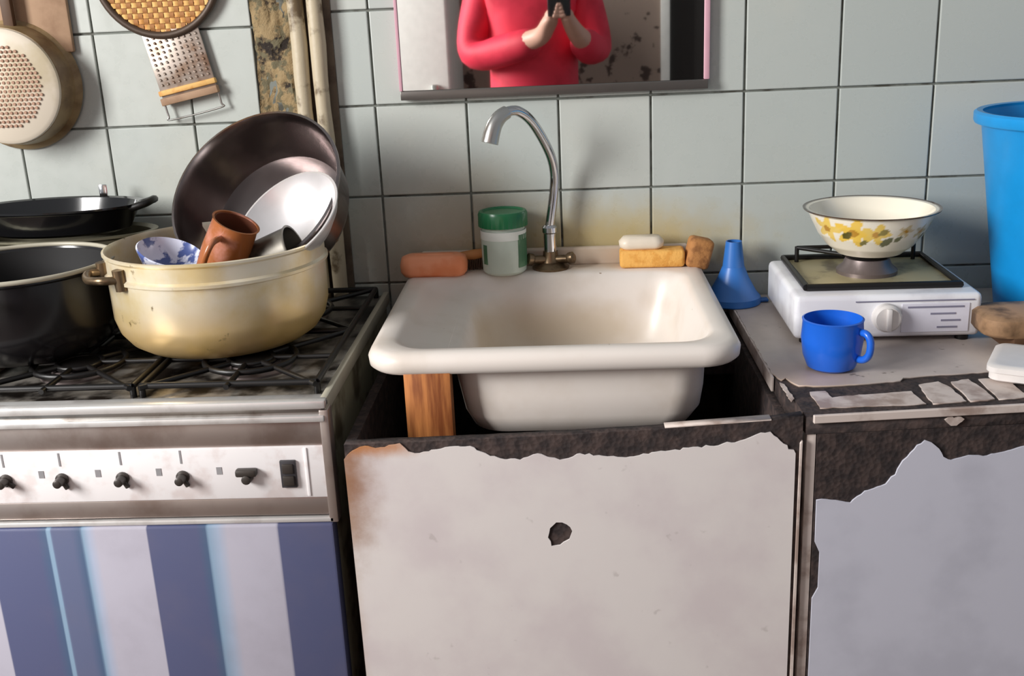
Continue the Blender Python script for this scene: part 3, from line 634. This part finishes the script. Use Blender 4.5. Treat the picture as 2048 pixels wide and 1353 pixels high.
def band(name, mat, par, r0, r1, z0, z1, a0, a1, n=20):
    bm = bmesh.new(); V = []
    for k in range(n+1):
        a = math.radians(a0+(a1-a0)*k/n); V.append([bm.verts.new((r*math.cos(a), r*math.sin(a), z)) for r, z in ((r0, z0), (r1, z0), (r1, z1), (r0, z1))])
    for a, b in zip(V, V[1:]):
        for i in range(4): bm.faces.new((a[i], a[(i+1) % 4], b[(i+1) % 4], b[i]))
    bm.faces.new(V[0]); bm.faces.new(V[-1][::-1]); return finish(bm, name, mat, par)
band('label', 'label', ja, .0365, .0376, .058, .072, -180, 10); band('label', 'labelgreen', ja, .0365, .0376, .012, .066, -48, 60); band('label', 'labelgreen', ja, .0365, .0376, .018, .05, -150, -135)
bm = bmesh.new(); sg = 72
rings(bm, [[((.0405 if i % 2 else .0395)*f*math.cos(2*PI*i/sg), (.0405 if i % 2 else .0395)*f*math.sin(2*PI*i/sg), z) for i in range(sg)] for f, z in ((1, .078), (1, .098), (.95, .1025), (.84, .103), (.8, .1005))]); finish(bm, 'lid', 'green', ja)
br = thing('brush', 'small brush with orange wooden handle lying behind the jar', 'brush', (.152, -.026, DZ))
br.rotation_euler = (0, 0, math.radians(8))
tube('handle', 'wood', br, [(-.03, 0, .022), (0, 0, .024), (.05, 0, .03)], [.007, .009, .006], 10)
bm = bmesh.new()
for i in range(14):
    for j in range(3): add_tube(bm, [(-.028+i*.003, -.005+j*.005, .022), (-.028+i*.003, -.007+j*.007, 0)], .001, 5)
tag(finish(bm, 'bristles', 'darkbrown', br), None, None, None, 'stuff')
ye = box('sponge', 'yellow', None, -.053, .053, -.02, .02, 0, .029, .006, 3); ye.location = (.447, -.042, DZ); ye.rotation_euler = (0, 0, -.03); tag(ye, 'yellow sponge lying on the sink back edge under white soap', 'sponge')
so = thing('soap_bar', 'white soap bar resting on top of the yellow sponge', 'soap', (.43, -.04, DZ+.0288))
bm = bmesh.new(); rings(bm, [rrect(-.03, .03, -.013, .013, .011, 0), rrect(-.036, .036, -.018, .018, .015, .005), rrect(-.037, .037, -.019, .019, .016, .013), rrect(-.03, .03, -.013, .013, .012, .021)]); finish(bm, 'body', 'soap', so, 60)
bs = box('sponge', 'brownsponge', None, -.02, .02, -.018, .018, 0, .05, .008, 3); bs.location = (.517, -.046, DZ-.004); bs.rotation_euler = (0, .25, .1); tag(bs, 'brown sponge leaning against the end of the yellow one', 'sponge')

# ------------------------------------------------------------------ the photographer, seen only in the mirror
pe = thing('person', 'person in a red jacket and dark trousers holding up a phone', 'person', (.21, -2.2, 0))
def skin(name, mat, parent, pts, edges, rad, root=0, sub=2):
    me = bpy.data.meshes.new(name); me.from_pydata(pts, edges, []); ob = bpy.data.objects.new(name, me); C.objects.link(ob); ob.parent = parent
    md = ob.modifiers.new('skin', 'SKIN'); md.use_smooth_shade = True
    for i, r in enumerate(rad):
        sv_ = me.skin_vertices[0].data[i]; sv_.radius = r if isinstance(r, tuple) else (r, r); sv_.use_root = (i == root)
    ob.modifiers.new('sub', 'SUBSURF').levels = sub; ob.modifiers['sub'].render_levels = sub
    me.materials.append(M[mat]); return ob
PHX, PHY, PHZ = .095, .335, 1.268   # grip under the phone, in the person's space
pts = [(0, 0, .92), (0, -.01, 1.08), (0, -.01, 1.24), (0, -.02, 1.38), (0, -.01, 1.45), (0, .01, 1.52), (0, .015, 1.60), (0, .01, 1.67)]
rad = [(.15, .1), (.13, .09), (.15, .1), (.14, .085), .05, (.062, .07), (.072, .085), (.055, .065)]
ed = [(i, i+1) for i in range(7)]
arm = {}
for s in (-1, 1):
    b = len(pts); hx = PHX+s*.03
    pts += [(s*.17, -.02, 1.37), (s*.225, .03, 1.12), (hx+s*.03, .24, 1.19), (hx, PHY-.025, PHZ-.03), (hx-s*.004, PHY-.01, PHZ+.01)]
    rad += [.06, .047, .034, .026, (.02, .03)]
    ed += [(3, b), (b, b+1), (b+1, b+2), (b+2, b+3), (b+3, b+4)]
    for k in range(4):
        q = len(pts); fx = hx-s*.006-s*.004*k; fz = PHZ+.02-.011*k
        pts += [(fx-s*.016, PHY+.014, fz), (fx-s*.034, PHY+.017, fz+.004)]; rad += [.0085, .0075]; ed += [(b+4, q), (q, q+1)]
    q = len(pts); pts += [(hx-s*.008, PHY-.03, PHZ+.012), (hx-s*.028, PHY-.028, PHZ+.028)]; rad += [.01, .0085]; ed += [(b+3, q), (q, q+1)]
    b = len(pts); pts += [(s*.095, 0, .84), (s*.1, .01, .48), (s*.1, -.01, .09), (s*.11, .12, .04)]; rad += [.09, .058, .042, (.04, .03)]; ed += [(0, b), (b, b+1), (b+1, b+2), (b+2, b+3)]
skin('body', 'skin', pe, pts, ed, rad, 0, 2)
jp = [(0, 0, .86), (0, -.01, 1.05), (0, -.01, 1.24), (0, -.02, 1.37), (0, -.015, 1.42)]; jr = [(.19, .14), (.165, .125), (.185, .135), (.165, .115), .08]; je = [(0, 1), (1, 2), (2, 3), (3, 4)]
for s in (-1, 1):
    b = len(jp); hx = PHX+s*.03; jp += [(s*.17, -.02, 1.365), (s*.225, .03, 1.115), (hx+s*.035, .22, 1.18)]; jr += [.08, .068, .052]; je += [(3, b), (b, b+1), (b+1, b+2)]
skin('jacket', 'red', pe, jp, je, jr, 0, 2)
tp = [(0, 0, .9)]; tr_ = [(.17, .12)]; te = []
for s in (-1, 1):
    b = len(tp); tp += [(s*.095, 0, .82), (s*.1, .01, .48), (s*.1, -.01, .1)]; tr_ += [.105, .078, .065]; te += [(0, b), (b, b+1), (b+1, b+2)]
skin('trousers', 'trousers', pe, tp, te, tr_, 0, 2)
bm = bmesh.new(); bmesh.ops.create_uvsphere(bm, u_segments=24, v_segments=16, radius=1)
for v in bm.verts: v.co = Vector((v.co.x*.088, v.co.y*.1-.005-(.03 if v.co.z < 0 else 0), 1.64+v.co.z*(.085 if v.co.z > 0 else .12)))
for v in bm.verts:
    if v.co.y > .04 and v.co.z < 1.67: v.co.y = .03
finish(bm, 'hair', 'hair', pe, 60)
for s in (-1, 1):
    bm = bmesh.new(); bmesh.ops.create_uvsphere(bm, u_segments=12, v_segments=8, radius=.011); finish(bm, 'eye', 'eye', pe, 60, Matrix.Translation((s*.03, .088, 1.615)))
    bm = bmesh.new(); bmesh.ops.create_uvsphere(bm, u_segments=12, v_segments=8, radius=1); finish(bm, 'ear', 'skin', pe, 60, Matrix.Translation((s*.076, .01, 1.6)) @ Matrix.Diagonal((.01, .018, .03, 1)))
    bm = bmesh.new(); bmesh.ops.create_uvsphere(bm, u_segments=16, v_segments=10, radius=1); finish(bm, 'shoe', 'phone', pe, 60, Matrix.Translation((s*.108, .05, .045)) @ Matrix.Diagonal((.052, .135, .045, 1)))
lathe('nose', 'skin', pe, [(.012, 0), (.009, .012), (.004, .018)], 12, Matrix.Translation((0, .085, 1.585)) @ Matrix.Rotation(-PI/2, 4, 'X'))
tube('mouth', 'terra', pe, [(-.024, .083, 1.553), (0, .09, 1.552), (.024, .083, 1.553)], .005, 8)
ph = thing('phone', 'black phone held up in front of the red jacket', 'phone', (.3055, -1.85, 1.30))
box('body', 'phone', ph, -.037, .037, -.0045, .0045, -.045, .105, .004, 3)
lathe('lens', 'darkplastic', ph, [(.008, 0), (.008, .002), (.006, .003)], 16, Matrix.Translation((-.022, .004, .085)) @ Matrix.Rotation(-PI/2, 4, 'X'))
